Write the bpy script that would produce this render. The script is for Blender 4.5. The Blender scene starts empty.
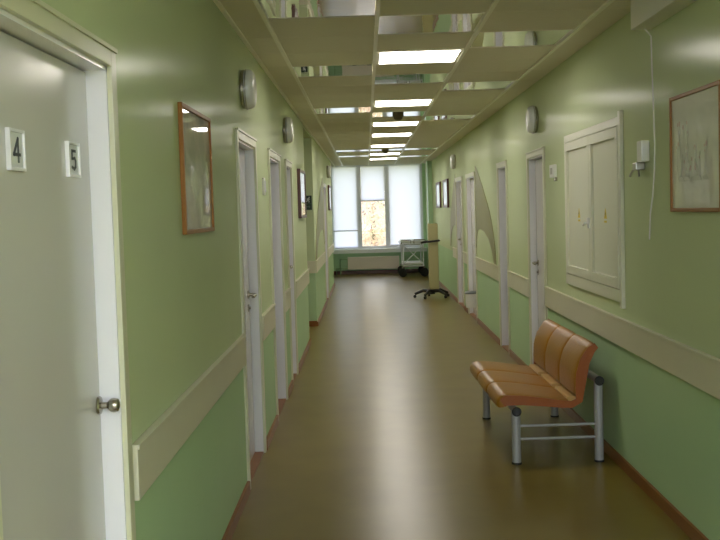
import bpy, bmesh, math, random
from mathutils import Vector, Matrix
random.seed(7)
S = bpy.context.scene
C = S.collection
PI = math.pi
LOBBY_FILL = 34
XL, XR, ZC = -0.711, 1.479, 2.609        # corridor wall planes and ceiling height
YN, YE = -.6, 24.8                      # corridor start (behind the camera) and window wall
G0, Y0, T = 0.09, 6.727, 0.6             # ceiling grid
RT, RB = 0.895, 0.728                    # bumper board top and bottom

# ------------------------------------------------------------------ materials
def srgb(r, g, b):
    f = lambda c: (c/255/12.92) if c/255 <= .04045 else ((c/255+.055)/1.055)**2.4
    return (f(r), f(g), f(b), 1)
MATS = {}
def mat(name, col, rough=.5, metal=0, spec=.5, noise=0, nscale=5, bump=0, bscale=40, emis=None, estr=0, coat=0):
    if name in MATS: return MATS[name]
    m = bpy.data.materials.new(name); m.use_nodes = True
    nt = m.node_tree; b = nt.nodes['Principled BSDF']
    b.inputs['Base Color'].default_value = col
    b.inputs['Roughness'].default_value = rough
    b.inputs['Metallic'].default_value = metal
    b.inputs['Specular IOR Level'].default_value = spec
    b.inputs['Coat Weight'].default_value = coat
    b.inputs['Coat Roughness'].default_value = .05
    if emis:
        b.inputs['Emission Color'].default_value = emis
        b.inputs['Emission Strength'].default_value = estr
    tc = nt.nodes.new('ShaderNodeTexCoord')
    if noise:
        n = nt.nodes.new('ShaderNodeTexNoise'); n.inputs['Scale'].default_value = nscale; n.inputs['Detail'].default_value = 6
        nt.links.new(tc.outputs['Object'], n.inputs['Vector'])
        mx = nt.nodes.new('ShaderNodeMix'); mx.data_type = 'RGBA'
        mx.inputs[6].default_value = tuple(c*(1-noise) for c in col[:3])+(1,)
        mx.inputs[7].default_value = tuple(min(1, c*(1+noise)) for c in col[:3])+(1,)
        nt.links.new(n.outputs['Fac'], mx.inputs[0]); nt.links.new(mx.outputs[2], b.inputs['Base Color'])
    if bump:
        n = nt.nodes.new('ShaderNodeTexNoise'); n.inputs['Scale'].default_value = bscale; n.inputs['Detail'].default_value = 3
        nt.links.new(tc.outputs['Object'], n.inputs['Vector'])
        bp = nt.nodes.new('ShaderNodeBump'); bp.inputs['Strength'].default_value = bump; bp.inputs['Distance'].default_value = .01
        nt.links.new(n.outputs['Fac'], bp.inputs['Height']); nt.links.new(bp.outputs[0], b.inputs['Normal'])
    MATS[name] = m
    return m

UP = srgb(201, 213, 171); LOW = srgb(184, 213, 168)
def wall_mat():
    m = bpy.data.materials.new('painted_wall'); m.use_nodes = True
    nt = m.node_tree; b = nt.nodes['Principled BSDF']
    b.inputs['Roughness'].default_value = .22
    b.inputs['Specular IOR Level'].default_value = .17
    g = nt.nodes.new('ShaderNodeNewGeometry'); sp = nt.nodes.new('ShaderNodeSeparateXYZ')
    nt.links.new(g.outputs['Position'], sp.inputs[0])
    gt = nt.nodes.new('ShaderNodeMath'); gt.operation = 'GREATER_THAN'; gt.inputs[1].default_value = .82
    nt.links.new(sp.outputs['Z'], gt.inputs[0])
    mx = nt.nodes.new('ShaderNodeMix'); mx.data_type = 'RGBA'
    mx.inputs[6].default_value = LOW; mx.inputs[7].default_value = UP
    nt.links.new(gt.outputs[0], mx.inputs[0])
    n = nt.nodes.new('ShaderNodeTexNoise'); n.inputs['Scale'].default_value = 1.3; n.inputs['Detail'].default_value = 4
    nt.links.new(g.outputs['Position'], n.inputs['Vector'])
    mr = nt.nodes.new('ShaderNodeMapRange'); mr.inputs[3].default_value = .95; mr.inputs[4].default_value = 1.05
    nt.links.new(n.outputs['Fac'], mr.inputs[0])
    m2 = nt.nodes.new('ShaderNodeVectorMath'); m2.operation = 'SCALE'
    nt.links.new(mx.outputs[2], m2.inputs[0]); nt.links.new(mr.outputs[0], m2.inputs['Scale'])
    nt.links.new(m2.outputs[0], b.inputs['Base Color'])
    # gentle unevenness of oil paint over plaster
    mp = nt.nodes.new('ShaderNodeMapping'); mp.inputs['Scale'].default_value = (1, 1, .25)
    nt.links.new(g.outputs['Position'], mp.inputs[0])
    n2 = nt.nodes.new('ShaderNodeTexNoise'); n2.inputs['Scale'].default_value = 3.5; n2.inputs['Detail'].default_value = 2
    nt.links.new(mp.outputs[0], n2.inputs['Vector'])
    bp = nt.nodes.new('ShaderNodeBump'); bp.inputs['Strength'].default_value = .12; bp.inputs['Distance'].default_value = .02
    nt.links.new(n2.outputs['Fac'], bp.inputs['Height'])
    b.inputs['Specular IOR Level'].default_value = 0; b.inputs['Roughness'].default_value = 1; b.inputs['IOR'].default_value = 1.0
    gl = nt.nodes.new('ShaderNodeBsdfGlossy'); gl.inputs['Roughness'].default_value = .19; nt.links.new(bp.outputs[0], gl.inputs['Normal'])
    lw = nt.nodes.new('ShaderNodeFresnel'); lw.inputs[0].default_value = 1.4
    cl = nt.nodes.new('ShaderNodeMath'); cl.operation = 'MINIMUM'; cl.inputs[1].default_value = .085
    nt.links.new(lw.outputs[0], cl.inputs[0])
    mxs = nt.nodes.new('ShaderNodeMixShader'); nt.links.new(cl.outputs[0], mxs.inputs[0]); nt.links.new(b.outputs[0], mxs.inputs[1]); nt.links.new(gl.outputs[0], mxs.inputs[2])
    nt.links.new(mxs.outputs[0], nt.nodes['Material Output'].inputs[0])
    return m
M_WALL = wall_mat()
def floor_mat():
    m = bpy.data.materials.new('linoleum'); m.use_nodes = True
    nt = m.node_tree; b = nt.nodes['Principled BSDF']
    g = nt.nodes.new('ShaderNodeNewGeometry')
    n = nt.nodes.new('ShaderNodeTexNoise'); n.inputs['Scale'].default_value = 3.0; n.inputs['Detail'].default_value = 3; n.inputs['Distortion'].default_value = .3
    nt.links.new(g.outputs['Position'], n.inputs['Vector'])
    cr = nt.nodes.new('ShaderNodeValToRGB')
    cr.color_ramp.elements[0].position = .3; cr.color_ramp.elements[0].color = srgb(114, 95, 32)
    cr.color_ramp.elements[1].position = .7; cr.color_ramp.elements[1].color = srgb(124, 105, 38)
    nt.links.new(n.outputs['Fac'], cr.inputs[0]); nt.links.new(cr.outputs[0], b.inputs['Base Color'])
    b.inputs['Roughness'].default_value = .28
    b.inputs['Specular IOR Level'].default_value = .34
    return m
M_FLOOR = floor_mat()
M_TILE = mat('ceiling_tile', srgb(232, 227, 210), .85, noise=.03, nscale=60)
M_TBAR = mat('tbar', srgb(250, 247, 232), .35)
M_MIRROR = mat('mirror_tile', (.93, .93, .93, 1), .02, 1, bump=.04, bscale=6)
M_LIGHT = mat('opal_light', (1, 1, 1, 1), .5, emis=(1, .93, .84, 1), estr=6)
M_WHITE = mat('white_enamel', srgb(236, 236, 240), .22)
M_LEAF = mat('door_enamel', srgb(210, 208, 205), .2, bump=.08, bscale=2)
M_CASE = mat('door_casing', srgb(206, 207, 178), .3)
M_RAIL = mat('bumper_board', srgb(214, 211, 186), .4, noise=.03, nscale=8)
M_BASE = mat('brown_skirting', srgb(134, 84, 36), .35, spec=.25, noise=.15, nscale=12)
M_METAL = mat('satin_metal', srgb(170, 168, 160), .3, .9)
M_DARKMETAL = mat('aged_nickel', srgb(176, 170, 158), .25, .95)
M_ALU = mat('painted_tube', srgb(176, 177, 180), .35, .2)
M_BLACK = mat('black_plastic', srgb(28, 28, 30), .4)
M_WOOD = mat('frame_wood', srgb(152, 102, 44), .4, spec=.2, noise=.2, nscale=20)
M_DWOOD = mat('dark_frame_wood', srgb(84, 48, 38), .35)
M_LEATHER = mat('tan_leather', srgb(154, 104, 20), .36, spec=.45, noise=.10, nscale=7, bump=.3, bscale=55)
M_PIPING = mat('orange_leather', srgb(156, 80, 20), .38, bump=.3, bscale=55)
M_PLASTIC = mat('white_plastic', srgb(226, 226, 220), .35)
M_CREAM = mat('cream_enamel', srgb(180, 172, 122), .35)
M_PANEL = mat('cabinet_panel', srgb(218, 219, 198), .3)
M_MURAL = mat('mural_paint', srgb(136, 134, 80), .4)
M_YELLOW = mat('warning_yellow', srgb(225, 200, 40), .5)
M_INK = mat('ink', srgb(84, 88, 92), .6)
M_SIGNFACE = mat('sign_face', srgb(222, 224, 226), .4)
M_GREENWALL = mat('green_paint', srgb(178, 212, 166), .35)
M_EXIT = mat('exit_green', srgb(16, 44, 30), .4)
M_DOME = mat('lamp_dome', srgb(236, 238, 236), .25)
M_MATTRESS = mat('gurney_sheet', srgb(226, 226, 220), .6)
M_BARK = mat('bark', srgb(110, 88, 70), .9, noise=.3, nscale=6)
M_GRASS = mat('grass', srgb(150, 150, 90), .9, noise=.3, nscale=3)

def glass_mat():
    m = bpy.data.materials.new('window_glass'); m.use_nodes = True
    nt = m.node_tree; nt.nodes.remove(nt.nodes['Principled BSDF'])
    out = nt.nodes['Material Output']
    t = nt.nodes.new('ShaderNodeBsdfTransparent'); g = nt.nodes.new('ShaderNodeBsdfGlossy'); g.inputs['Roughness'].default_value = .02
    mx = nt.nodes.new('ShaderNodeMixShader'); mx.inputs[0].default_value = .06
    nt.links.new(t.outputs[0], mx.inputs[1]); nt.links.new(g.outputs[0], mx.inputs[2])
    nt.links.new(mx.outputs[0], out.inputs[0])
    return m
M_GLASS = glass_mat()
def blind_mat():
    m = bpy.data.materials.new('blind_fabric'); m.use_nodes = True
    nt = m.node_tree; nt.nodes.remove(nt.nodes['Principled BSDF'])
    out = nt.nodes['Material Output']
    t = nt.nodes.new('ShaderNodeBsdfTranslucent'); t.inputs[0].default_value = (.88, .90, .98, 1)
    d = nt.nodes.new('ShaderNodeBsdfDiffuse'); d.inputs[0].default_value = (.82, .83, .86, 1)
    mx = nt.nodes.new('ShaderNodeMixShader'); mx.inputs[0].default_value = .15
    nt.links.new(t.outputs[0], mx.inputs[1]); nt.links.new(d.outputs[0], mx.inputs[2]); nt.links.new(mx.outputs[0], out.inputs[0])
    return m
M_BLIND = blind_mat()

# ------------------------------------------------------------------ mesh builder (world coordinates)
class MB:
    def __init__(s): s.bm = bmesh.new()
    def box(s, x0, x1, y0, y1, z0, z1, bev=0):
        if x0 > x1: x0, x1 = x1, x0
        if y0 > y1: y0, y1 = y1, y0
        r = bmesh.ops.create_cube(s.bm, size=1, matrix=Matrix.Translation(((x0+x1)/2, (y0+y1)/2, (z0+z1)/2)) @ Matrix.Diagonal((x1-x0, y1-y0, z1-z0, 1)))
        if bev:
            es = list({e for v in r['verts'] for e in v.link_edges})
            bmesh.ops.bevel(s.bm, geom=es, offset=bev, segments=2, affect='EDGES', profile=.6)
        return s
    def tube(s, pts, r, n=12, caps=True, closed=False):
        pts = [Vector(p) for p in pts]; rings = []
        up = None
        N = len(pts)
        for i, p in enumerate(pts):
            a = pts[(i-1) % N] if (closed or i > 0) else p
            b = pts[(i+1) % N] if (closed or i < N-1) else p
            d = (b-a).normalized()
            if up is None:
                up = Vector((0, 0, 1)) if abs(d.z) < .9 else Vector((1, 0, 0))
            u = (up - d*up.dot(d)).normalized(); w = d.cross(u); up = u
            rr = r[i] if isinstance(r, (list, tuple)) else r
            rings.append([s.bm.verts.new(p + (u*math.cos(2*PI*k/n) + w*math.sin(2*PI*k/n))*rr) for k in range(n)])
        for i in range(N if closed else N-1):
            A, B = rings[i], rings[(i+1) % N]
            for k in range(n):
                s.bm.faces.new((A[k], A[(k+1) % n], B[(k+1) % n], B[k]))
        if caps and not closed:
            s.bm.faces.new(list(reversed(rings[0]))); s.bm.faces.new(rings[-1])
        return s
    def lathe(s, prof, origin, axis, n=28):
        # prof: (radius, along-axis); closed with caps when radius > 0 at the ends
        o = Vector(origin); ax = Vector(axis).normalized()
        u = ax.orthogonal().normalized(); w = ax.cross(u); rings = []
        for r, h in prof:
            if r < 1e-6: rings.append([s.bm.verts.new(o+ax*h)])
            else: rings.append([s.bm.verts.new(o+ax*h+(u*math.cos(2*PI*k/n)+w*math.sin(2*PI*k/n))*r) for k in range(n)])
        for A, B in zip(rings, rings[1:]):
            for k in range(n):
                k2 = (k+1) % n
                if len(A) == 1 and len(B) == 1: break
                if len(A) == 1: s.bm.faces.new((A[0], B[k], B[k2]))
                elif len(B) == 1: s.bm.faces.new((A[k], A[k2], B[0]))
                else: s.bm.faces.new((A[k], A[k2], B[k2], B[k]))
        for R_ in (rings[0], rings[-1]):
            if len(R_) > 1: s.bm.faces.new(R_)
        return s
    def prism(s, poly, fn, d0, d1):
        # poly: 2-D points; fn(u, v, d) -> 3-D point; extruded from d0 to d1
        A = [s.bm.verts.new(fn(u, v, d0)) for u, v in poly]; B = [s.bm.verts.new(fn(u, v, d1)) for u, v in poly]
        n = len(poly)
        s.bm.faces.new(A); s.bm.faces.new(list(reversed(B)))
        for k in range(n): s.bm.faces.new((A[k], B[k], B[(k+1) % n], A[(k+1) % n]))
        return s
    def build(s, name, m, parent=None, smooth=False):
        bmesh.ops.recalc_face_normals(s.bm, faces=s.bm.faces)
        me = bpy.data.meshes.new(name)
        if parent is not None:
            o0 = origin_of(parent)
            bmesh.ops.translate(s.bm, verts=s.bm.verts, vec=-o0)
        s.bm.to_mesh(me); s.bm.free()
        me.materials.append(m)
        if smooth:
            for p in me.polygons: p.use_smooth = True
            try: me.set_sharp_from_angle(angle=math.radians(40))
            except Exception: pass
        o = bpy.data.objects.new(name, me); C.objects.link(o)
        if parent is not None: o.parent = parent
        return o
def origin_of(o):
    v = Vector((0, 0, 0))
    while o is not None: v += o.location; o = o.parent
    return v
def tag(o, label=None, cat=None, group=None, kind=None):
    if label: o['label'] = label
    if cat: o['category'] = cat
    if group: o['group'] = group
    if kind: o['kind'] = kind
    return o
def empty(name, loc, label=None, cat=None, group=None, kind=None):
    o = bpy.data.objects.new(name, None); C.objects.link(o); o.location = loc; o.empty_display_size = .05
    return tag(o, label, cat, group, kind)
def struct(name, mb, m, parent=None, smooth=False):
    o = mb.build(name, m, parent, smooth)
    if parent is None: o['kind'] = 'structure'
    return o
def copy_thing(root, loc, label):
    r = root.copy(); C.objects.link(r); r.location = loc; r['label'] = label
    for ch in list(root.children):
        c = ch.copy(); C.objects.link(c); c.parent = r
        for g in list(ch.children):
            d = g.copy(); C.objects.link(d); d.parent = c
    return r

# ------------------------------------------------------------------ openings
DT = 1.985   # door opening height
# n: (side, y0, y1)  opening along the corridor
DOORS = {
 1: ('L', 1.86, 2.84), 2: ('L', 5.66, 6.52), 3: ('L', 7.50, 8.38), 4: ('L', 9.05, 9.68), 5: ('L', 16.95, 18.10),
 6: ('R', 8.38, 9.16), 7: ('R', 10.60, 11.25), 8: ('R', 13.68, 14.78), 9: ('R', 15.48, 16.50)}
XFL = -.85                                # left wall plane past the last jog, next to the window
JOG = 21.2
REC0, REC1 = 11.93, 13.75                 # side passage on the left
def wall_segments(mb, side, y0, y1, holes, x_in, x_out, zt=2.9):
    y = y0
    for a, b in sorted(holes):
        mb.box(x_in, x_out, y, a, 0, zt)
        mb.box(x_in, x_out, a, b, DT, zt)
        y = b
    mb.box(x_in, x_out, y, y1, 0, zt)
w = MB()
wall_segments(w, 'L', YN, REC0, [(a, b) for s, a, b in DOORS.values() if s == 'L' and b < REC0], XL, XL-.2)
wall_segments(w, 'L', REC1, JOG, [(a, b) for s, a, b in DOORS.values() if s == 'L' and a > REC1], XL, XL-.2)
w.box(XL, XL-.2, REC0, REC1, 2.56, 2.9)
w.box(XFL, XL-.2, JOG, YE, 0, 2.9)
w.box(XL-.2, XL-2.2, REC1, REC1+.15, 0, 2.9); w.box(XL-.2, XL-2.2, REC0-.15, REC0, 0, 2.9)
w.box(XL-2.2, XL-2.35, REC0-.15, REC1+.15, 0, 2.9)
struct('wall_left', w, M_WALL)
w = MB()
wall_segments(w, 'R', YN, YE, [(a, b) for s, a, b in DOORS.values() if s == 'R'], XR, XR+.2)
struct('wall_right', w, M_WALL)
w = MB(); w.box(XR-.10, XR, 22.35, 22.75, 0, 2.72); struct('trim_1', w, M_GREENWALL)     # pilaster
WX0, WX1, WZ0, WZ1 = -.84, 1.40, .62, 2.69
w = MB()
w.box(-1.1, 1.7, YE, YE+.3, 0, WZ0-.1); w.box(-1.1, 1.7, YE, YE+.3, WZ1, 2.95)
w.box(WX1, 1.7, YE, YE+.3, WZ0-.1, WZ1); w.box(-1.1, WX0, YE, YE+.3, WZ0-.1, WZ1)
struct('wall_back', w, M_GREENWALL)
# unseen lobby with a wide window, added behind the camera to light the near walls
HX0, HX1, HY, HW0, HW1, HZ0, HZ1 = -3.0, 3.8, -3.8, -2.8, 3.6, .5, 2.55
w = MB()
w.box(HX0, XL, YN, YN+.15, 0, 2.9); w.box(XR, HX1, YN, YN+.15, 0, 2.9)
w.box(HX0-.2, HX0, HY-.2, YN+.15, 0, 2.9); w.box(HX1, HX1+.2, HY-.2, YN+.15, 0, 2.9)
w.box(HX0, HX1, HY-.2, HY, 0, HZ0); w.box(HX0, HX1, HY-.2, HY, HZ1, 2.9)
w.box(HX0, HW0, HY-.2, HY, HZ0, HZ1); w.box(HW1, HX1, HY-.2, HY, HZ0, HZ1)
struct('wall_front', w, M_WALL)
w2 = empty('window_2', (0, HY, HZ0), kind='structure')  # unseen window, made wide for more daylight from behind
f = MB(); f.box(HW0, HW1, HY-.12, HY-.06, HZ0, HZ0+.06); f.box(HW0, HW1, HY-.12, HY-.06, HZ1-.06, HZ1)
for i in range(5):
    x = HW0+(HW1-HW0)*i/4; f.box(x-.04, x+.04, HY-.12, HY-.06, HZ0+.06, HZ1-.06)
f.build('window_frame', M_WHITE, w2)
MB().box(HW0+.04, HW1-.04, HY-.10, HY-.094, HZ0+.05, HZ1-.05).build('glass_pane', M_GLASS, w2)
w = MB(); w.box(HX0-.2, HX1+.2, HY-.2, YN, -.1, 0); w.box(XL-2.4, XR+.3, YN, YE+.3, -.1, 0); struct('floor', w, M_FLOOR)

# ------------------------------------------------------------------ ceiling
LIGHTS = [0, 5, 9, 12, 16, 20, 23]
MIR = [(0, -2), (0, 2), (0, 7), (0, 18), (-1, -3), (-1, 1), (-1, 6), (-1, 18), (-1, 21), (1, -1), (1, 3), (1, 8), (1, 18), (1, 22)]
# columns: -1 -> [G0-.6, G0], 0 -> [G0, G0+.6], 1 -> [G0+.6, G0+1.2]
CEND = Y0 + 28*T
used = {(0, k) for k in LIGHTS} | set(MIR)
w = MB()
kmin = -13
w.box(XL-2.2, XL, REC0-.15, REC1+.15, ZC-.02, ZC+.03)
w.box(XL, G0-T, YN, CEND, ZC, ZC+.03); w.box(G0+2*T, XR, YN, CEND, ZC, ZC+.03)
for c in (-1, 0, 1):
    x0 = G0+c*T
    k = kmin
    while k < 28:
        if (c, k) in used: k += 1; continue
        e = k
        while e < 28 and (c, e) not in used: e += 1
        w.box(x0, x0+T, max(YN, Y0+k*T), Y0+e*T, ZC, ZC+.03); k = e

w.box(HX0-.2, HX1+.2, HY-.2, YN, ZC, ZC+.03); w.box(HX0-.2, HX1+.2, HY-.2, YN+.2, 2.9, 2.97)
w.box(-1.1, 1.7, YN, YE+.3, 2.92, 2.97)         # slab above the suspended tiles
struct('ceiling', w, M_TILE)
w = MB(); w.box(-1.0, XR, CEND, YE, 2.70, 2.75); w.box(-1.0, XR, CEND-.03, CEND, ZC, 2.75); struct('trim_20', w, M_TBAR)   # raised strip in front of the window
n = 2
for x in (XL+.012, G0-T, G0, G0+T, G0+2*T):
    w = MB(); w.box(x-.012, x+.012, YN, CEND, ZC-.012, ZC+.001); struct(f'trim_{n}', w, M_TBAR); n += 1
w = MB()
for k in range(kmin, 29):
    y = Y0+k*T
    if y > YN: w.box(XL+.024, XR, y-.007, y+.007, ZC-.0015, ZC+.001)
struct(f'trim_{n}', w, M_TILE); n += 1
if n == 20: n = 21

for x in (-1.9, -.4, 1.1, 2.6):  # unseen fill lamps, added to brighten the near doors and walls
    for y in (-3.0, -1.5):
        lt = empty('ceiling_light', (x, y, ZC), 'added unseen fill lamp in the lobby behind the camera', 'ceiling light', 'added fill lamps behind the camera')
        MB().box(x-.55, x+.55, y-.12, y+.12, ZC-.05, ZC-.03).build('diffuser', mat('lobby_fill', (1, 1, 1, 1), .5, emis=(.84, .89, 1, 1), estr=LOBBY_FILL), lt)
        MB().box(x-.57, x+.57, y-.14, y+.14, ZC-.03, ZC, .004).build('light_frame', M_TBAR, lt)
pl = {0: 'nearest', 5: 'second nearest', 9: 'third nearest', 12: 'middle', 16: 'third farthest', 20: 'second farthest', 23: 'farthest'}
def light_panel(k):
    y = Y0+k*T
    t = empty('ceiling_light', (G0+T/2, y+T/2, ZC), 'square glowing ceiling light panel, the %s one in the row to the window' % pl.get(k, 'hidden'), 'ceiling light', 'lit ceiling panels')
    x0, x1, y0, y1 = G0+.012, G0+T-.012, y+.012, y+T-.012
    MB().box(x0+.02, x1-.02, y0+.02, y1-.02, ZC-.004, ZC+.006).build('diffuser', M_LIGHT, t)
    f = MB(); f.box(x0, x1, y0, y0+.022, ZC-.006, ZC+.03); f.box(x0, x1, y1-.022, y1, ZC-.006, ZC+.03)
    f.box(x0, x0+.022, y0+.022, y1-.022, ZC-.006, ZC+.03); f.box(x1-.022, x1, y0+.022, y1-.022, ZC-.006, ZC+.03)
    f.build('light_frame', M_TBAR, t)
    return t
for k in LIGHTS: light_panel(k)
mlab = {(0, -2): 'in the middle row before the nearest lit panel', (0, 2): 'in the middle row between nearest two lit panels',
 (0, 7): 'carrying the near smoke detector', (0, 18): 'carrying the far smoke detector',
 (-1, -3): 'in the left row, cut by the top edge', (-1, 1): 'in the left row, beside the nearest lit panel', (-1, 6): 'in the left row, second whole one from camera',
 (-1, 18): 'in the left row, second from the window', (-1, 21): 'in the left row, closest to the window',
 (1, -1): 'in the right row, nearest the camera', (1, 3): 'in the right row, second from camera', (1, 8): 'in the right row, third from camera',
 (1, 18): 'in the right row, second from the window', (1, 22): 'in the right row, closest to the window'}
for c, k in MIR:
    x0, y = G0+c*T, Y0+k*T
    o = MB().box(x0+.013, x0+T-.013, y+.011, y+T-.011, ZC+.002, ZC+.01).build('mirror_tile', M_MIRROR)
    tag(o, 'mirrored ceiling tile ' + mlab[(c, k)], 'ceiling tile', 'mirrored ceiling tiles')

# ------------------------------------------------------------------ skirting and bumper boards
def gaps(side, y0, y1, pad):
    out = []; y = y0
    for s, a, b in sorted((d for d in DOORS.values() if d[0] == side), key=lambda d: d[1]):
        if b < y0 or a > y1: continue
        if a-pad > y: out.append((y, a-pad))
        y = b+pad
    if y < y1: out.append((y, y1))
    return out
for side, X, s in (('left', XL, 1), ('right', XR, -1)):
    w = MB()
    segs = gaps('L', YN, REC0, .06)+gaps('L', REC1-.018, JOG, .06) if s == 1 else gaps('R', YN, 22.35, .06)+[(22.75, YE)]
    for a, b in segs: w.box(X, X+s*.018, a, b, 0, .065, .003)
    if s == 1:
        w.box(XL-1.9, XL, REC1-.018, REC1, 0, .075); w.box(XFL, XFL+.018, JOG, YE, 0, .065)
    struct('baseboard_'+side, w, M_BASE)
w = MB(); w.box(XFL, XR, YE-.025, YE, 0, .09, .004); struct('baseboard_back', w, mat('dark_skirting', srgb(96, 62, 40), .35))
for side, X, s in (('L', XL, 1), ('R', XR, -1)):
    segs = gaps('L', 2.93-.0, REC0, .075)+gaps('L', REC1, JOG, .075) if s == 1 else gaps('R', YN, 17.2, .075)
    for a, b in segs:
        if b-a < .12: continue
        a2 = max(a, 2.93) if s == 1 else a
        w = MB(); w.box(X, X+s*.02, a2, b, RB, RT, .004)
        w.box(X+s*.02, X+s*.026, a2, b, RT-.014, RT, .002)
        struct(f'trim_{n}', w, M_RAIL); n += 1
w = MB(); w.box(XL-1.9, XL, REC1-.02, REC1, RB, RT, .004); struct(f'trim_{n}', w, M_RAIL); n += 1

# ------------------------------------------------------------------ doors
def door(nr, hy=None, lever=True, knob=False, ajar=0, lock=True, hz=1.05, depth=.055, cw=.055, far_handle=True):
    side, a, b = DOORS[nr]
    X, s = (XL, -1) if side == 'L' else (XR, 1)          # s: direction into the wall
    t = empty(f'door_{nr}', (X, (a+b)/2, 0), kind='structure')
    f = MB()
    # casing on the wall face
    cs = MB()
    cs.box(X-s*.014, X+s*.004, a-cw, a, 0, DT+cw, .003); cs.box(X-s*.014, X+s*.004, b, b+cw, 0, DT+cw, .003)
    cs.box(X-s*.014, X+s*.004, a, b, DT, DT+cw, .003)
    cs.box(X-s*.020, X-s*.013, a-cw, b+cw, DT+cw-.012, DT+cw, .001)
    # jambs and head
    f.box(X, X+s*.16, a-.002, a+.012, 0, DT); f.box(X, X+s*.16, b-.012, b+.002, 0, DT); f.box(X, X+s*.16, a, b, DT-.012, DT+.002)
    # stop behind the leaf
    f.box(X+s*(depth+.045), X+s*(depth+.06), a+.01, a+.03, 0, DT-.01); f.box(X+s*(depth+.045), X+s*(depth+.06), b-.03, b-.01, 0, DT-.01)
    f.build('door_frame', M_WHITE, t)
    cs.build('door_casing', M_CASE, t)
    th = MB(); th.box(X+s*.001, X+s*.16, a+.012, b-.012, 0, .012); th.build('threshold', M_BASE, t)
    d0, d1 = X+s*depth, X+s*(depth+.04)
    l = MB(); la, lb = a+.016, b-.016
    if ajar: lb = b-.016-ajar
    l.box(d0, d1, la, lb, .014, DT-.016, .003)
    lf = l.build('door_leaf', M_LEAF, t)
    bk = MB(); bk.box(X+s*.16, X+s*.2, a, b, 0, DT); bk.build('shade_backing', mat('dark_void', srgb(40, 38, 30), .9), t)  # dark-coloured sheet stands in for the shade behind the leaf
    if hy is not None:
        h = MB()
        if knob:
            h.lathe([(0, 0), (.025, 0), (.027, .004), (.024, .008), (.010, .011), (.009, .026), (.014, .031), (.0195, .038), (.0205, .046), (.018, .056), (.010, .060), (0, .061)], (d0, hy, hz), (-s, 0, 0), 32)
        else:
            h.lathe([(0, 0), (.026, 0), (.026, .008), (.011, .012), (.010, .045), (0, .05)], (d0, hy, hz), (-s, 0, 0), 20)
            dy = -1 if far_handle else 1
            h.tube([(d0-s*.045, hy, hz), (d0-s*.052, hy+dy*.02, hz), (d0-s*.052, hy+dy*.11, hz-.004), (d0-s*.045, hy+dy*.125, hz-.004)], .009, 10)
        h.build('door_handle', M_DARKMETAL, t, True)
        if lock:
            MB().lathe([(0, 0), (.024, 0), (.024, .007), (.009, .009), (.009, .016), (0, .016)], (d0, hy, hz-.085), (-s, 0, 0), 20).build('lock', M_DARKMETAL, t, True)
    return t
door(1, 2.80, knob=True, lock=False, hz=1.04)
door(2, 6.40)
door(3, None, ajar=.2)
door(4, 9.60, far_handle=True)
door(5, 17.15, far_handle=False)
door(6, 9.06)
door(7, None, ajar=.2)
door(8, 13.78, far_handle=False)
door(9, 16.40)

# number plates on the first door
def stroke_plate(y0, y1, z0, z1, strokes, label, X):
    t = empty('door_number_plate', (X, (y0+y1)/2, z0), label, 'door sign', 'number plates on the first door')
    cy, cz = (y0+y1)/2, (z0+z1)/2
    MB().box(X, X+.006, y0+.006, y1-.006, z0+.006, z1-.006).build('face', M_SIGNFACE, t)
    f = MB(); f.box(X, X+.011, y0, y0+.008, z0, z1, .002); f.box(X, X+.011, y1-.008, y1, z0, z1, .002)
    f.box(X, X+.011, y0+.008, y1-.008, z0, z0+.008, .002); f.box(X, X+.011, y0+.008, y1-.008, z1-.008, z1, .002)
    f.build('border', M_WHITE, t)
    d = MB()
    for (u0, v0, u1, v1) in strokes:
        a = Vector((0, cy+u0, cz+v0)); b = Vector((0, cy+u1, cz+v1)); dr = (b-a).normalized(); nn = Vector((0, -dr.z, dr.y))*.0042
        a -= dr*.004; b += dr*.004
        q = [a+nn, b+nn, b-nn, a-nn]
        q = [Vector((0, cy, cz))+(p-Vector((0, cy, cz)))*.82 for p in q]
        d.prism([(p.y, p.z) for p in q], lambda u, v, k: (k, u, v), X+.006, X+.0078)
    d.build('numeral', M_INK, t)
PX = XL-.055
stroke_plate(2.165, 2.265, 1.672, 1.764, [(.012, -.03, .012, .03), (.012, .03, -.022, -.012), (-.022, -.012, .024, -.012)], 'framed white plate numbered 4 on the nearest white door', PX)
stroke_plate(2.595, 2.700, 1.672, 1.764, [(.018, .028, -.016, .028), (-.016, .028, -.017, .003), (-.017, .003, .012, .005), (.012, .005, .02, -.004), (.02, -.004, .018, -.022), (.018, -.022, .004, -.029), (.004, -.029, -.018, -.024)], 'framed white plate numbered 5 on the nearest white door', PX)

# ------------------------------------------------------------------ murals (painted relief panels either side of the door groups)
def mural(side, yv, sg, label, length=2.05):
    X, s = (XL, 1) if side == 'L' else (XR, -1)
    z0 = RT+.002
    outer = [(0, 2.12), (.12, 2.09), (.45, 1.97), (.80, 1.84), (1.25, 1.64), (1.55, 1.50), (1.80, 1.33), (1.98, 1.13), (2.08, z0)]
    inner = [(1.88, z0), (1.70, 1.04), (1.40, 1.17), (.98, 1.25), (.50, 1.28), (.22, 1.26), (.08, 1.18), (0, 1.02)]
    k = length/2.05
    p = MB().prism([(yv+sg*u*k, v) for u, v in outer+inner], lambda u, v, d: (X+s*d, u, v), 0, .006)
    tag(p.build('wall_mural', M_MURAL), label, 'wall mural', 'curved wall murals')
mural('R', 13.60, -1, 'olive curved sail shaped wall mural, nearer one on the right wall', 2.0)
mural('R', 16.60, 1, 'olive curved wall mural beyond the farthest door on the right wall', 1.25)
mural('L', 16.88, -1, 'olive curved wall mural on the far left wall before the last door', 2.9)

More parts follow.
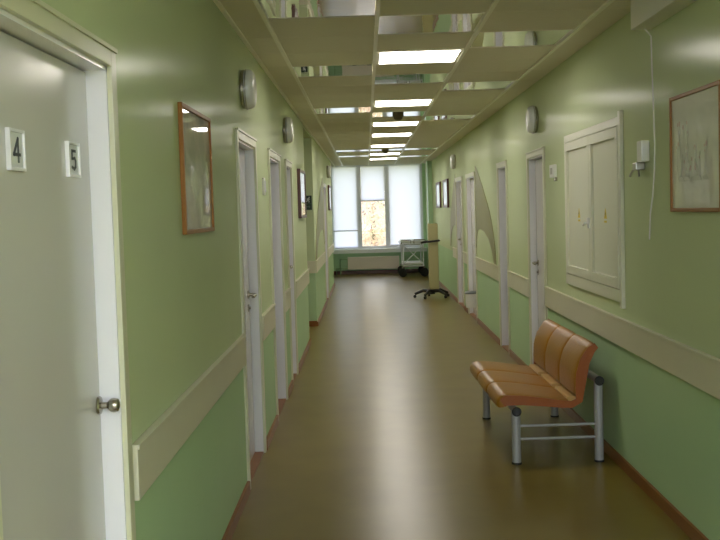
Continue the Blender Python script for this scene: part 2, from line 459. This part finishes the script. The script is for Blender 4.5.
# ------------------------------------------------------------------ wall lamps
def wall_lamp(side, y, z, label, r=.116, d=.058):
    X, s = (XL, 1) if side == 'L' else (XR, -1)
    t = empty('wall_lamp', (X, y, z), label, 'wall lamp', 'round wall lamps')
    MB().lathe([(0, 0), (r*.92, 0), (r*.98, .006), (r*.98, .022), (r*.8, .024), (0, .024)], (X, y, z), (s, 0, 0), 36).build('lamp_base', M_DARKMETAL, t, True)
    prof = [(r*.97, .024)]+[(r*math.cos(a)**.45, .026+d*(math.sin(a)**.6)) for a in [i*PI/2/10 for i in range(1, 10)]]+[(0, .026+d)]
    MB().lathe([(r, .0242), (r, .03)]+prof[1:], (X, y, z), (s, 0, 0), 36).build('lamp_shade', M_DOME, t, True)
    MB().tube([Vector((X+s*.031, y+(r+.001)*math.cos(a), z+(r+.001)*math.sin(a))) for a in [2*PI*i/36 for i in range(36)]], .004, 6, closed=True).build('rim', M_METAL, t, True)
wall_lamp('L', 6.0, 2.295, 'round glass wall lamp above the second door on the left')
wall_lamp('L', 9.05, 2.295, 'round glass wall lamp on the left wall above the third and fourth doors')
wall_lamp('L', 18.9, 2.30, 'round wall lamp on the left wall closest to the window')
wall_lamp('R', 8.70, 2.295, 'round glass wall lamp above the nearest door on the right')
wall_lamp('R', 16.5, 2.31, 'round wall lamp on the right wall near the far pictures')

# ------------------------------------------------------------------ pictures
def art_mat(name, base, spots, seed):
    m = bpy.data.materials.new(name); m.use_nodes = True
    nt = m.node_tree; b = nt.nodes['Principled BSDF']
    b.inputs['Roughness'].default_value = .5; b.inputs['Coat Weight'].default_value = 1; b.inputs['Coat Roughness'].default_value = .02
    tc = nt.nodes.new('ShaderNodeTexCoord'); n_ = nt.nodes.new('ShaderNodeTexNoise'); n_.inputs['Scale'].default_value = 4+seed; n_.inputs['Detail'].default_value = 5
    nt.links.new(tc.outputs['Object'], n_.inputs['Vector'])
    cr = nt.nodes.new('ShaderNodeValToRGB'); cr.color_ramp.elements[0].position = .35; cr.color_ramp.elements[0].color = spots
    cr.color_ramp.elements[1].position = .65; cr.color_ramp.elements[1].color = base
    nt.links.new(n_.outputs['Fac'], cr.inputs[0]); nt.links.new(cr.outputs[0], b.inputs['Base Color'])
    return m
def picture(side, y0, y1, z0, z1, label, wood, art, fw=.022, mount=.0, d=.022, flowers=False, X=None):
    X0, s = (XL, 1) if side == 'L' else (XR, -1)
    if X is not None: X0 = X
    t = empty('framed_picture', (X0, (y0+y1)/2, z0), label, 'picture', 'framed pictures')
    MB().box(X0+s*.001, X0+s*(d-.008), y0+.004, y1-.004, z0+.004, z1-.004).build('print', art, t)
    f = MB(); f.box(X0, X0+s*d, y0, y0+fw, z0, z1, .003); f.box(X0, X0+s*d, y1-fw, y1, z0, z1, .003)
    f.box(X0, X0+s*d, y0+fw, y1-fw, z0, z0+fw, .003); f.box(X0, X0+s*d, y0+fw, y1-fw, z1-fw, z1, .003)
    f.build('picture_frame', wood, t)
    if flowers:
        xf = X0+s*(d-.0079)
        g = MB(); bl = MB(); rg = random.Random(3)
        gm = mat('drawn_stems', srgb(196, 198, 182), .6, coat=1); bmx = mat('drawn_blossom', srgb(204, 178, 166), .6, coat=1)
        yc, zb = (y0+y1)/2+.03, z0+.15
        for i in range(34):
            yb = yc+rg.uniform(-.20, .22); h = rg.uniform(.05, .20)*(1.3 if yb > yc+.08 else .8); lean = rg.uniform(-.04, .05)
            pts = [(xf, yb+lean*q*q, zb+h*q) for q in (0, .35, .7, 1)]
            xf += s*.00009
            for p, q in zip(pts, pts[1:]):
                g.prism([(p[1]-.0012, p[2]), (p[1]+.0012, p[2]), (q[1]+.0012, q[2]), (q[1]-.0012, q[2])], lambda u, v, k: (k, u, v), xf, xf+s*.0006)
            e = pts[-1]; r = rg.uniform(.005, .011)
            (bl if i % 3 else g).prism([(e[1]+r*math.cos(a), e[2]+r*1.2*math.sin(a)) for a in [2*PI*j/9 for j in range(9)]], lambda u, v, k: (k, u, v), xf, xf+s*.0007)
        for i in range(10):
            yb = yc+rg.uniform(-.24, .22); xf += s*.00009
            g.prism([(yb, zb-.012), (yb+.07, zb-.010), (yb+.08, zb+.004), (yb+.03, zb+.012)], lambda u, v, k: (k, u, v), xf, xf+s*.0005)
        g.build('drawn_stems', gm, t); bl.build('drawn_blossoms', bmx, t)
picture('L', 3.90, 4.62, 1.49, 2.00, 'wooden framed picture on the left wall with ceiling lights reflected in its glass', M_WOOD,
        art_mat('muted_print', srgb(186, 180, 158), srgb(128, 132, 112), 0), .018, d=.018)
picture('R', 4.17, 4.86, 1.515, 2.055, 'wooden framed faint flower drawing on the right wall', M_WOOD,
        art_mat('pale_print', srgb(226, 226, 214), srgb(208, 210, 196), -2), .018, flowers=True)
A1 = art_mat('small_print', srgb(232, 232, 232), srgb(200, 206, 208), 2)
picture('L', 10.62, 11.55, 1.50, 2.02, 'dark framed white print on the left wall just before the side passage', M_DWOOD, A1, .03, d=.035)
picture('L', 19.2, 20.4, 1.58, 2.06, 'dark framed picture on the far left wall beside the window', M_DWOOD, A1, .04, d=.03)
picture('R', 17.95, 18.95, 1.57, 2.08, 'dark framed picture on the far right wall, nearer of the pair', M_DWOOD, A1, .05, d=.035)
picture('R', 19.75, 20.80, 1.57, 2.08, 'dark framed picture on the far right wall, closer to the window', M_DWOOD, A1, .05, d=.035)

# ------------------------------------------------------------------ exit sign on the return face of the side passage
t = empty('exit_sign', (-.778, REC1, 1.59), 'small dark green running figure exit sign on the far corner of the side passage', 'sign')
MB().box(-.826, -.731, REC1-.008, REC1, 1.59, 1.785, .002).build('plate', M_EXIT, t)
d = MB(); fn = lambda u, v, k: (-.778+u, k, 1.725+v)
ys0, ys1 = REC1-.008, REC1-.0095
def bar(u0, v0, u1, v1, wd=.004):
    a = Vector((u0, v0)); b = Vector((u1, v1)); dd = (b-a).normalized(); nn = Vector((-dd.y, dd.x))*wd
    d.prism([tuple(a+nn), tuple(b+nn), tuple(b-nn), tuple(a-nn)], fn, ys0, ys1)
d.prism([(.012+.007*math.cos(a), .034+.007*math.sin(a)) for a in [2*PI*j/12 for j in range(12)]], fn, ys0, ys1)
bar(.006, .024, -.006, -.004, .007); bar(.004, .02, .022, .008); bar(.002, .02, -.018, .012); bar(-.006, -.004, .012, -.016); bar(.012, -.016, .008, -.034)
bar(-.006, -.004, -.018, -.018); bar(-.018, -.018, -.034, -.020)
d.build('running_figure', M_SIGNFACE, t)
d = MB()
bar(-.040, -.052, .040, -.052, .0025)
bar(-.03, -.09, .02, -.09, .004); bar(.02, -.09, .006, -.076, .004); bar(.02, -.09, .006, -.104, .004)
d.build('arrow', mat('sign_pale_green', srgb(90, 120, 100), .5), t)

# ------------------------------------------------------------------ cabinet in the right wall
CY0, CY1, CZ0, CZ1 = 5.80, 7.44, .985, 2.06
t = empty('wall_cabinet', (XR, (CY0+CY1)/2, CZ0), 'pale two door electrical cabinet set in the right wall with yellow warning marks', 'cabinet')
f = MB(); fw = .05
f.box(XR, XR-.022, CY0, CY0+fw, CZ0-.03, CZ1+.03, .003); f.box(XR, XR-.018, CY1-fw, CY1, CZ0, CZ1, .003)
f.box(XR, XR-.018, CY0+fw, CY1-fw, CZ0, CZ0+.075, .003); f.box(XR, XR-.018, CY0+fw, CY1-fw, CZ1-fw, CZ1, .003)
f.build('cabinet_frame', M_PANEL, t)
ym = 6.60
for i, (a, b) in enumerate(((CY0+fw+.006, ym-.004), (ym+.004, CY1-fw-.006))):
    dd = MB(); z0, z1 = CZ0+.08, CZ1-fw-.006; sw = .055
    dd.box(XR-.001, XR-.008, a+sw, b-sw, z0+.06, z1-.06)
    dd.box(XR-.001, XR-.026, a, a+sw, z0, z1, .003); dd.box(XR-.001, XR-.026, b-sw, b, z0, z1, .003)
    dd.box(XR-.001, XR-.026, a+sw, b-sw, z0, z0+.06, .003); dd.box(XR-.001, XR-.026, a+sw, b-sw, z1-.06, z1, .003)
    dr = dd.build('cabinet_door', M_PANEL, t)
    cy, cz = (a+b)/2, 1.50
    g = MB().prism([(cy-.035, cz-.03), (cy+.035, cz-.03), (cy, cz+.035)], lambda u, v, k: (k, u, v), XR-.008, XR-.0095)
    g.prism([(cy-.030, cz-.055), (cy+.030, cz-.055), (cy+.030, cz-.042), (cy-.030, cz-.042)], lambda u, v, k: (k, u, v), XR-.008, XR-.0095)
    g.build('warning_mark', M_YELLOW, dr)
    g = MB().prism([(cy+.004, cz+.018), (cy-.008, cz-.004), (cy-.001, cz-.004), (cy-.004, cz-.024), (cy+.009, cz+.002), (cy+.002, cz+.002)], lambda u, v, k: (k, u, v), XR-.0095, XR-.0102)
    g.build('lightning_bolt', M_INK, dr)
h = MB(); h.box(XR-.026, XR-.040, ym-.02, ym+.02, 1.405, 1.475, .004); h.tube([(XR-.04, ym, 1.44), (XR-.055, ym, 1.44), (XR-.055, ym+.06, 1.425)], .007, 8)
h.build('latch', M_PLASTIC, t)

# ------------------------------------------------------------------ small wall fittings
def tube_thing(name, pts, r, m, label, cat):
    return tag(MB().tube(pts, r, 10).build(name, m, smooth=True), label, cat)
tk = MB(); tk.box(XR-.104, XR-.001, 1.0, 5.22, 2.44, ZC-.008, .004)
tag(tk.build('cable_duct', mat('duct_white', srgb(226, 225, 212), .4)), 'boxed white cable duct under the ceiling at the top right', 'cable duct')
tube_thing('hanging_cable', [(XR-.05, 5.17, 2.442), (XR-.015, 5.17, 2.40), (XR-.010, 5.175, 2.2), (XR-.012, 5.15, 2.0), (XR-.010, 5.145, 1.85), (XR-.012, 5.15, 1.72), (XR-.010, 5.19, 1.6), (XR-.010, 5.24, 1.5), (XR-.010, 5.26, 1.37)], .004, M_PLASTIC, 'thin white cable hanging down the right wall from the cable duct', 'cable')
t = empty('soap_dispenser', (XR, 5.31, 1.78), 'small white dispenser box on right wall beside the hanging cable', 'dispenser')
MB().box(XR, XR-.045, 5.27, 5.36, 1.775, 1.885, .008).build('housing', M_PLASTIC, t)
o = MB(); o.box(XR, XR-.05, 5.36, 5.43, 1.735, 1.775, .005); o.tube([(XR-.03, 5.40, 1.76), (XR-.05, 5.43, 1.73), (XR-.055, 5.46, 1.705)], .006, 8); o.tube([(XR-.03, 5.38, 1.735), (XR-.03, 5.37, 1.70)], .005, 8)
o.build('tap', M_METAL, t)
t = empty('wall_thermostat', (XR, 7.9, 1.76), 'small square white control box on the right wall beside the cabinet', 'control box')
MB().box(XR, XR-.03, 7.82, 7.98, 1.775, 1.875, .006).build('housing', M_PLASTIC, t)
MB().box(XR-.03, XR-.034, 7.85, 7.93, 1.80, 1.85, .002).build('dial_plate', M_METAL, t)
MB().box(XR, XR-.022, 7.80, 7.84, 1.745, 1.775, .003).build('terminal', M_DARKMETAL, t)
t = empty('light_switch', (XL, 7.03, 1.70), 'small white switch high on the left wall between the second and third doors', 'switch')
MB().box(XL, XL+.014, 6.99, 7.08, 1.69, 1.81, .004).build('switch_plate', M_PLASTIC, t)
MB().box(XL+.014, XL+.020, 7.01, 7.06, 1.71, 1.79, .003).build('rocker', M_WHITE, t)

# bin fixed low on door 8
bx = XR+.055
t = empty('pedal_bin', (bx-.09, 14.05, .17), 'small white bin with grey lid against a far door on the right', 'bin')
MB().lathe([(0, .0), (.075, 0), (.085, .19), (.08, .19), (.072, .01), (0, .01)], (bx-.10, 14.05, .17), (0, 0, 1), 24).build('bucket', M_PLASTIC, t, True)
MB().lathe([(0, 0), (.09, 0), (.09, .018), (.07, .035), (0, .04)], (bx-.10, 14.05, .362), (0, 0, 1), 24).build('lid', mat('bin_lid', srgb(120, 126, 126), .4), t, True)
MB().box(bx-.02, bx, 14.02, 14.08, .20, .34, .002).build('bracket', M_METAL, t)

# smoke detectors
for (x, k, lab) in ((.385, 7, 'dark dome smoke detector on the nearer mirrored ceiling tile'), (.37, 18, 'dark dome smoke detector on the farther mirrored ceiling tile')):
    t = empty('smoke_detector', (x, Y0+k*T+.3, ZC), lab, 'smoke detector', 'ceiling smoke detectors')
    c = (x, Y0+k*T+.3, ZC+.002)
    dm = mat('detector_brown', srgb(104, 92, 60), .5)
    MB().lathe([(0, 0), (.062, 0), (.062, .022), (.058, .028), (0, .028)], c, (0, 0, -1), 28).build('mounting_base', dm, t, True)
    MB().lathe([(.05, .028), (.05, .036), (.046, .052), (.03, .064), (0, .067)], c, (0, 0, -1), 28).build('sensor_head', dm, t, True)

# ------------------------------------------------------------------ bench
BY = [6.10, 6.575, 7.05, 7.50]
t = empty('waiting_bench', (1.12, 6.8, 0), 'three seat tan leather waiting bench on grey metal legs by the right wall', 'bench')
def ribbon(line, thick, ya, yb, name, m, inset=.022, bulge=.010, edge_m=None, taper=None):
    # padded slab: centre line in X-Z, thickness per point, rounded in Y and at both ends
    pts = [Vector((p[0], 0, p[1])) for p in line]
    # resample smoothly (Catmull-Rom)
    P = []; TH = []
    n_ = len(pts)
    for i in range(n_-1):
        p0, p1, p2, p3 = pts[max(0, i-1)], pts[i], pts[i+1], pts[min(n_-1, i+2)]
        for q in range(5):
            u = q/5
            P.append(.5*((2*p1)+(p2-p0)*u+(2*p0-5*p1+4*p2-p3)*u*u+(3*p1-p0-3*p2+p3)*u**3)); TH.append(thick[i]*(1-u)+thick[i+1]*u)
    P.append(pts[-1]); TH.append(thick[-1])
    N = len(P)
    ST = [(0, .52), (.005, .78), (.012, .94), (.024, 1.04), (.05, 1.12), (.11, 1.18)]
    L = yb-ya
    stations = [(ya+d, k) for d, k in ST]+[(ya+L/2, 1.21)]+[(yb-d, k) for d, k in reversed(ST)]
    mb = MB(); rings = []
    for y, k in stations:
        e_ = min(y-ya, yb-y); cut = .010*max(0, 1-e_/.05)**2
        top, bot = [], []
        for i in range(N):
            tg = (P[min(N-1, i+1)]-P[max(0, i-1)]).normalized(); nr = Vector((-tg.z, 0, tg.x))
            s_ = i/(N-1); d_ = min(s_, 1-s_)*N
            e = min(1, math.sqrt(max(0, 1-(1-min(1, (d_+.12)/2.2))**2)))
            h = TH[i]/2*e
            pe = P[i]+(P[-1]-P[-2]).normalized()*(-cut if i > N*.6 else 0)*((i/N-.6)/.4 if i > N*.6 else 0)
            top.append(pe+nr*h*k); bot.append(pe-nr*h*min(k, 1))
        rings.append([mb.bm.verts.new((v.x, y, v.z)) for v in top+bot[::-1]])
    M_ = len(rings[0])
    for A, B in zip(rings, rings[1:]):
        for k in range(M_): mb.bm.faces.new((A[k], A[(k+1) % M_], B[(k+1) % M_], B[k]))
    for R_ in (rings[0], rings[-1]):
        h = M_//2
        for k in range(h-1): mb.bm.faces.new((R_[k], R_[k+1], R_[M_-2-k], R_[M_-1-k]))
    return mb.build(name, m, t, True)
seat_line = [(.803, .343), (.798, .368), (.822, .384), (.92, .382), (1.06, .366), (1.16, .352), (1.215, .350)]
seat_th = [.050, .062, .070, .064, .056, .050, .040]
back_line = [(1.268, .392), (1.276, .45), (1.286, .53), (1.306, .61), (1.346, .68), (1.378, .705)]
back_th = [.042, .064, .076, .070, .056, .040]
for i in range(3):
    a, b = BY[i]+.002, BY[i+1]-.002
    ribbon(seat_line, seat_th, a, b, 'seat_cushion', M_LEATHER)
    ribbon(back_line, back_th, a, b, 'backrest', M_LEATHER)
    MB().box(1.205, 1.275, a+.04, b-.04, .355, .388, .008).build('seat_hinge_flap', mat('pale_leather', srgb(205, 165, 100), .35), t)
# darker orange side gussets on the two ends of the bench
def gusset(line, th, y, name):
    pts = [Vector((p[0], p[1])) for p in line]; top, bot = [], []
    for i, p in enumerate(pts):
        tg = (pts[min(len(pts)-1, i+1)]-pts[max(0, i-1)]).normalized(); nn = Vector((-tg.y, tg.x)); h = th[i]/2*.90
        top.append(tuple(p+nn*h)); bot.append(tuple(p-nn*h))
    MB().prism(top+bot[::-1], lambda u, v, k: (u, k, v), y-.003, y+.004).build(name, M_PIPING, t)
gl = seat_line[1:-1]+[(1.225, .348), (1.268, .372)]+back_line[1:]
gt_ = seat_th[1:-1]+[.046, .050]+back_th[1:]
gusset(gl, gt_, BY[0], 'side_gusset'); gusset(gl, gt_, BY[3], 'side_gusset')
FX, RX = .875, 1.378
for y in (6.07, 7.40):
    for x, zt in ((FX, .335), (RX, .50)):
        l = MB(); l.tube([(x, y, .006), (x, y, zt)], .027, 24); lg = l.build('leg', M_ALU, t, True)
        MB().lathe([(0, 0), (.031, 0), (.031, .008), (.029, .012), (0, .012)], (x, y, 0), (0, 0, 1), 24).build('foot_pad', M_BLACK, lg)
    for z in (.152, .232):
        MB().tube([(FX+.02, y, z), (RX-.02, y, z)], .0085, 12).build('stretcher', M_ALU, t, True)
for x, z, r in ((FX, .325, .022), (RX, .498, .024)):
    rr = MB().tube([(x, 6.045, z), (x, 7.43, z)], r, 20).build('rail', M_ALU, t, True)
    for ya, yb in ((6.045, 6.033), (7.43, 7.442)):
        MB().lathe([(0, 0), (.029, 0), (.029, .009), (.022, .013), (0, .013)], (x, ya, z), (0, 1 if yb > ya else -1, 0), 24).build('end_cap', M_BLACK, rr)
for y in (6.35, 6.80, 7.25):
    MB().tube([(FX, y, .325), (1.18, y, .312), (1.30, y, .36), (RX, y, .498)], .012, 8).build('support_arm', M_BLACK, t, True)

t.rotation_euler[2] = .018; t.location.x -= .015
# ------------------------------------------------------------------ mobile lamp column on a five star base
LX, LY = 1.155, 17.65
t = empty('mobile_lamp_stand', (LX, LY, 0), 'tall olive cream column on black five arm castor base by the far right wall', 'lamp stand')
c = MB(); c.box(LX-.085, LX+.085, LY-.07, LY+.07, .15, 1.30, .02); c.build('column', M_CREAM, t)
MB().lathe([(0, 0), (.045, 0), (.05, .02), (.03, .05), (.025, .09), (0, .09)], (LX-.03, LY, .065), (0, 0, 1), 20).build('hub', M_BLACK, t, True)
r = MB(); r.tube([(LX-.20, LY-.02, .97), (LX-.14, LY-.09, .985), (LX-.04, LY-.10, .99), (LX+.06, LY-.10, 1.0), (LX+.105, LY-.05, 1.0), (LX+.105, LY+.05, 1.0), (LX+.05, LY+.10, 1.0), (LX-.05, LY+.10, .99), (LX-.14, LY+.06, .985)], .018, 10, closed=True)
r.build('handle_ring', M_BLACK, t, True)
for i in range(5):
    a = 2*PI*i/5+.45; cx, cy = LX-.03, LY
    e = (cx+.31*math.cos(a), cy+.31*math.sin(a))
    arm = MB().tube([(cx+.03*math.cos(a), cy+.03*math.sin(a), .12), (cx+.16*math.cos(a), cy+.16*math.sin(a), .13), (e[0], e[1], .070)], [.032, .028, .022], 10).build('base_arm', M_BLACK, t, True)
    MB().lathe([(0, -.016), (.026, -.016), (.028, -.008), (.028, .008), (.026, .016), (0, .016)], (e[0], e[1], .0285), (math.sin(a), -math.cos(a), 0), 16).build('castor', M_BLACK, arm, True)
    # castor fork joins arm and wheel

# ------------------------------------------------------------------ gurney by the window
GX0, GX1, GY0, GY1 = .77, 1.35, 23.0, 24.45
t = empty('hospital_gurney', ((GX0+GX1)/2, (GY0+GY1)/2, 0), 'wheeled steel hospital gurney standing by the window at the far right', 'gurney')
f = MB()
f.tube([(GX0, GY0, .78), (GX1, GY0, .78), (GX1, GY1, .78), (GX0, GY1, .78)], .018, 10, closed=True)
for y in (GY0+.2, GY1-.2):
    for x in (GX0+.06, GX1-.06): f.tube([(x, y, .78), (x, y, .25)], .015, 10)
    f.tube([(GX0+.04, y, .25), (GX1-.04, y, .25)], .015, 10)
for x in (GX0+.06, GX1-.06): f.tube([(x, GY0+.15, .27), (x, GY1-.15, .27)], .015, 10)
f.tube([(GX0+.06, GY0+.2, .30), (GX1-.06, GY0+.2, .74)], .010, 8); f.tube([(GX1-.06, GY0+.2, .30), (GX0+.06, GY0+.2, .74)], .010, 8)
f.build('frame', M_WHITE, t, True)
MB().box(GX0+.02, GX1-.02, GY0+.03, GY1-.03, .785, .835, .012).build('mattress', M_MATTRESS, t)
MB().box(GX0+.06, GX1-.06, GY0+.22, GY1-.22, .285, .32, .003).build('shelf', M_MATTRESS, t)
h = MB(); h.tube([(GX0+.02, GY0, .78), (GX0+.02, GY0-.05, .86), (GX0+.22, GY0-.05, .86), (GX0+.22, GY0, .78)], .012, 8); h.build('push_handle', M_DARKMETAL, t, True)
h = MB(); h.tube([(GX0+.30, GY0, .78), (GX0+.30, GY0-.05, .86), (GX1-.02, GY0-.05, .86), (GX1-.02, GY0, .78)], .012, 8); h.build('push_handle', M_DARKMETAL, t, True)
for x in (GX0+.04, GX1-.04):
    for y in (GY0+.2, GY1-.2):
        wl = MB().lathe([(0, -.022), (.06, -.022), (.095, -.02), (.105, -.01), (.105, .01), (.095, .02), (.06, .022), (0, .022)], (x, y, .105), (.6, .8, 0), 24).build('wheel', M_BLACK, t, True)
        MB().tube([(x, y, .09), (x, y+.01, .19), (x, y, .26)], .02, 8).build('castor_fork', M_METAL, wl, True)

# ------------------------------------------------------------------ window, sill, blinds, radiator
wt = empty('window_1', (0, YE, WZ0), kind='structure')
f = MB(); y0, y1 = YE+.06, YE+.12
MUL = [(-.22, -.11), (.47, .58)]
f.box(WX0, WX0+.06, y0, y1, WZ0, WZ1, .004); f.box(WX1-.08, WX1, y0, y1, WZ0, WZ1, .004)
f.box(WX0+.06, WX1-.08, y0, y1, WZ1-.06, WZ1, .004); f.box(WX0+.06, WX1-.08, y0, y1, WZ0, WZ0+.06, .004)
for a, b in MUL: f.box(a, b, y0-.01, y1, WZ0+.06, WZ1-.06, .004)
f.box(MUL[0][1], MUL[1][0], y0, y1, 1.79, 1.83, .003)
f.build('window_frame', M_WHITE, wt)
for a, b in ((WX0+.05, MUL[0][0]+.01), (MUL[0][1]-.01, MUL[1][0]+.01), (MUL[1][1]-.01, WX1-.07)):
    MB().box(a, b, y0+.028, y0+.034, WZ0+.05, WZ1-.05).build('glass_pane', M_GLASS, wt)
sl = MB(); sl.box(XFL+.01, XR-.02, YE-.22, YE+.06, WZ0-.045, WZ0, .006); sl.box(XFL+.01, XR-.02, YE-.22, YE-.20, WZ0-.10, WZ0-.04, .004)
sl.build('window_sill', M_WHITE, wt)
def blind(x0, x1, zb, label):
    t = empty('roller_blind', ((x0+x1)/2, YE+.02, WZ1), label, 'blind', 'pale roller blinds at the end window')
    MB().box(x0, x1, YE+.018, YE+.022, zb, WZ1-.03).build('fabric', M_BLIND, t)
    MB().tube([(x0, YE+.025, WZ1-.03), (x1, YE+.025, WZ1-.03)], .024, 12).build('roller', M_WHITE, t, True)
    MB().box(x0, x1, YE+.008, YE+.032, zb-.022, zb, .004).build('bottom_bar', M_METAL, t)
    MB().tube([(x1-.01, YE-.005, WZ1-.04), (x1-.01, YE-.005, zb+.2)], .003, 6).build('pull_cord', M_PLASTIC, t)
blind(WX0+.03, MUL[0][0]+.01, 1.08, 'pale roller blind over the left window pane')
blind(MUL[0][1]+.005, MUL[1][0]-.005, 1.80, 'short roller blind pulled halfway over the middle window pane')
blind(MUL[1][1], WX1-.05, .70, 'pale roller blind fully drawn over the right window pane')
# net panel under the left blind
nt_ = MB().box(WX0+.04, MUL[0][0]+.005, YE+.040, YE+.042, WZ0+.03, 1.10).build('cafe_curtain', M_BLIND)
tag(nt_, 'thin white half curtain under the left roller blind', 'curtain')
RX0, RX1, RZ0, RZ1 = -.48, .78, .12, .42
t = empty('radiator', ((RX0+RX1)/2, YE-.09, RZ0), 'low wide pinkish grey radiator under the window sill', 'radiator')
MR = mat('radiator_enamel', srgb(238, 224, 212), .4)
g = MB(); g.box(RX0, RX1, YE-.15, YE-.13, RZ0, RZ1, .006); g.box(RX0, RX1, YE-.07, YE-.05, RZ0, RZ1, .006)
for i in range(26):
    x = RX0+.03+i*(RX1-RX0-.06)/25; g.box(x-.009, x+.009, YE-.138, YE-.128, RZ0+.02, RZ1-.02, .003)
g.build('panel', MR, t)
g = MB(); g.box(RX0, RX1, YE-.135, YE-.045, RZ1, RZ1+.008, .002); g.build('top_grille', MR, t)
g = MB(); g.tube([(RX0, YE-.09, RZ1-.04), (RX0-.18, YE-.09, RZ1-.04), (RX0-.18, YE-.05, RZ1-.04), (RX0-.18, YE-.05, 0.0)], .012, 10)
g.tube([(RX0, YE-.09, RZ0+.04), (RX0-.28, YE-.09, RZ0+.04), (RX0-.28, YE-.05, 0.0)], .012, 10); g.build('pipe', mat('pipe_green', srgb(150, 186, 135), .35), t, True)
for xx in (RX0+.1, RX1-.1):
    MB().box(xx-.015, xx+.015, YE-.05, YE-.001, RZ1-.08, RZ1-.04).build('wall_bracket', M_METAL, t)

# ------------------------------------------------------------------ outside
g = MB(); g.box(-60, 60, YE+.31, 120, -1.05, -.95); tag(g.build('lawn', M_GRASS), kind='structure')
def leaf_mat(nm, col):
    m = bpy.data.materials.new(nm); m.use_nodes = True; nt = m.node_tree
    b = nt.nodes['Principled BSDF']; out = nt.nodes['Material Output']
    b.inputs['Base Color'].default_value = col; b.inputs['Roughness'].default_value = .7
    tr = nt.nodes.new('ShaderNodeBsdfTranslucent'); tr.inputs[0].default_value = col
    mx = nt.nodes.new('ShaderNodeMixShader'); mx.inputs[0].default_value = .4
    nt.links.new(b.outputs[0], mx.inputs[1]); nt.links.new(tr.outputs[0], mx.inputs[2]); nt.links.new(mx.outputs[0], out.inputs[0])
    return m
def tree(x, y, h, crown_r, zc, lm, label, nleaf=1500, tr=.10):
    t = empty('garden_tree', (x, y, -.95), label, 'tree', 'trees outside the end window')
    rg = random.Random(int(x*100+y))
    tb = MB(); tb.tube([(x, y, -.95), (x+.04, y, .4), (x-.05, y+.03, zc), (x+.02, y, zc+crown_r*.6)], [tr, tr*.85, tr*.6, tr*.2], 10)
    for i in range(9):
        a = rg.uniform(0, 2*PI); z = rg.uniform(zc-crown_r*.8, zc+crown_r*.3); L = crown_r*rg.uniform(.5, .9)
        tb.tube([(x, y, z), (x+L*.5*math.cos(a), y+L*.5*math.sin(a), z+L*.3), (x+L*math.cos(a), y+L*math.sin(a), z+L*.45)], [tr*.35, tr*.2, tr*.06], 6)
    tb.build('trunk', M_BARK, t, True)
    lb = MB()
    for i in range(nleaf):
        v = Vector((rg.gauss(0, 1), rg.gauss(0, 1), rg.gauss(0, 1))).normalized()*crown_r*rg.uniform(.35, 1)**.6
        p = Vector((x, y, zc))+v*Vector((1, 1, 1.15)) if 0 else Vector((x+v.x, y+v.y, zc+v.z*1.15))
        u = Vector((rg.gauss(0, 1), rg.gauss(0, 1), rg.gauss(0, 1))).normalized(); w_ = u.orthogonal().normalized(); s_ = rg.uniform(.05, .10)
        lb.bm.faces.new([lb.bm.verts.new(p+u*s_), lb.bm.verts.new(p+w_*s_*.6), lb.bm.verts.new(p-u*s_), lb.bm.verts.new(p-w_*s_*.6)])
    lb.build('foliage', lm, t)
tree(-.35, 34, 5, 1.3, 1.1, leaf_mat('leaf_orange', srgb(214, 190, 168)), 'tree with pale orange leaves outside, left in the clear window pane')
tree(.95, 38, 5, 1.2, 1.9, leaf_mat('leaf_yellow', srgb(200, 200, 158)), 'tree with yellow green leaves outside, right in the clear window pane')
tree(.30, 44, 6, 1.1, 3.4, leaf_mat('leaf_green', srgb(190, 196, 140)), 'slim tree outside, farthest in the middle of the clear pane', 900, .16)
bd = MB(); bd.box(-14, 14, 70, 78, -.95, 9); 
t = empty('pale_building', (0, 70, -.95), 'pale building far outside behind the garden trees', 'building')
bd.build('facade', mat('pale_render', srgb(206, 196, 184), .8), t)
for i in range(7):
    MB().box(-12+i*4-.7, -12+i*4+.7, 69.9, 70.0, 1.5, 3.6).build('facade_window', mat('far_glass', srgb(150, 160, 170), .2), t)

# ------------------------------------------------------------------ world, camera
def portal(x, y, z, sx, sz, rot):
    l = bpy.data.lights.new('window_portal', 'AREA'); l.shape = 'RECTANGLE'; l.size = sx; l.size_y = sz
    l.cycles.is_portal = True
    o = bpy.data.objects.new('window_portal', l); C.objects.link(o); o.location = (x, y, z); o.rotation_euler = (rot, 0, 0)
portal((HW0+HW1)/2, HY-.15, (HZ0+HZ1)/2, HW1-HW0, HZ1-HZ0, PI/2)
portal((WX0+WX1)/2, YE+.2, (WZ0+WZ1)/2, WX1-WX0, WZ1-WZ0, -PI/2)
wd = bpy.data.worlds.new('World'); S.world = wd; wd.use_nodes = True
bg = wd.node_tree.nodes['Background']; bg.inputs[0].default_value = (.92, .94, 1.0, 1); bg.inputs[1].default_value = 1.25
cam = bpy.data.cameras.new('Camera'); co = bpy.data.objects.new('Camera', cam); C.objects.link(co); S.camera = co
F = 1010.29
cam.sensor_fit = 'HORIZONTAL'; cam.sensor_width = 36; cam.lens = F/720*36; cam.clip_start = .05; cam.clip_end = 300
R_ = Vector((0.99956591, 0.00580574, -0.02888415)); U_ = Vector((0.02849099, 0.05912247, 0.99784407)); B_ = -Vector((-0.00750093, 0.99823385, -0.0589314))
co.matrix_world = Matrix(((R_.x, U_.x, B_.x, 0), (R_.y, U_.y, B_.y, 0), (R_.z, U_.z, B_.z, 1.5647), (0, 0, 0, 1)))
S.view_settings.view_transform = 'Standard'; S.view_settings.look = 'None'; S.view_settings.gamma = 1; S.view_settings.exposure = 1.5
S.view_settings.use_curve_mapping = False
S.cycles.caustics_reflective = False
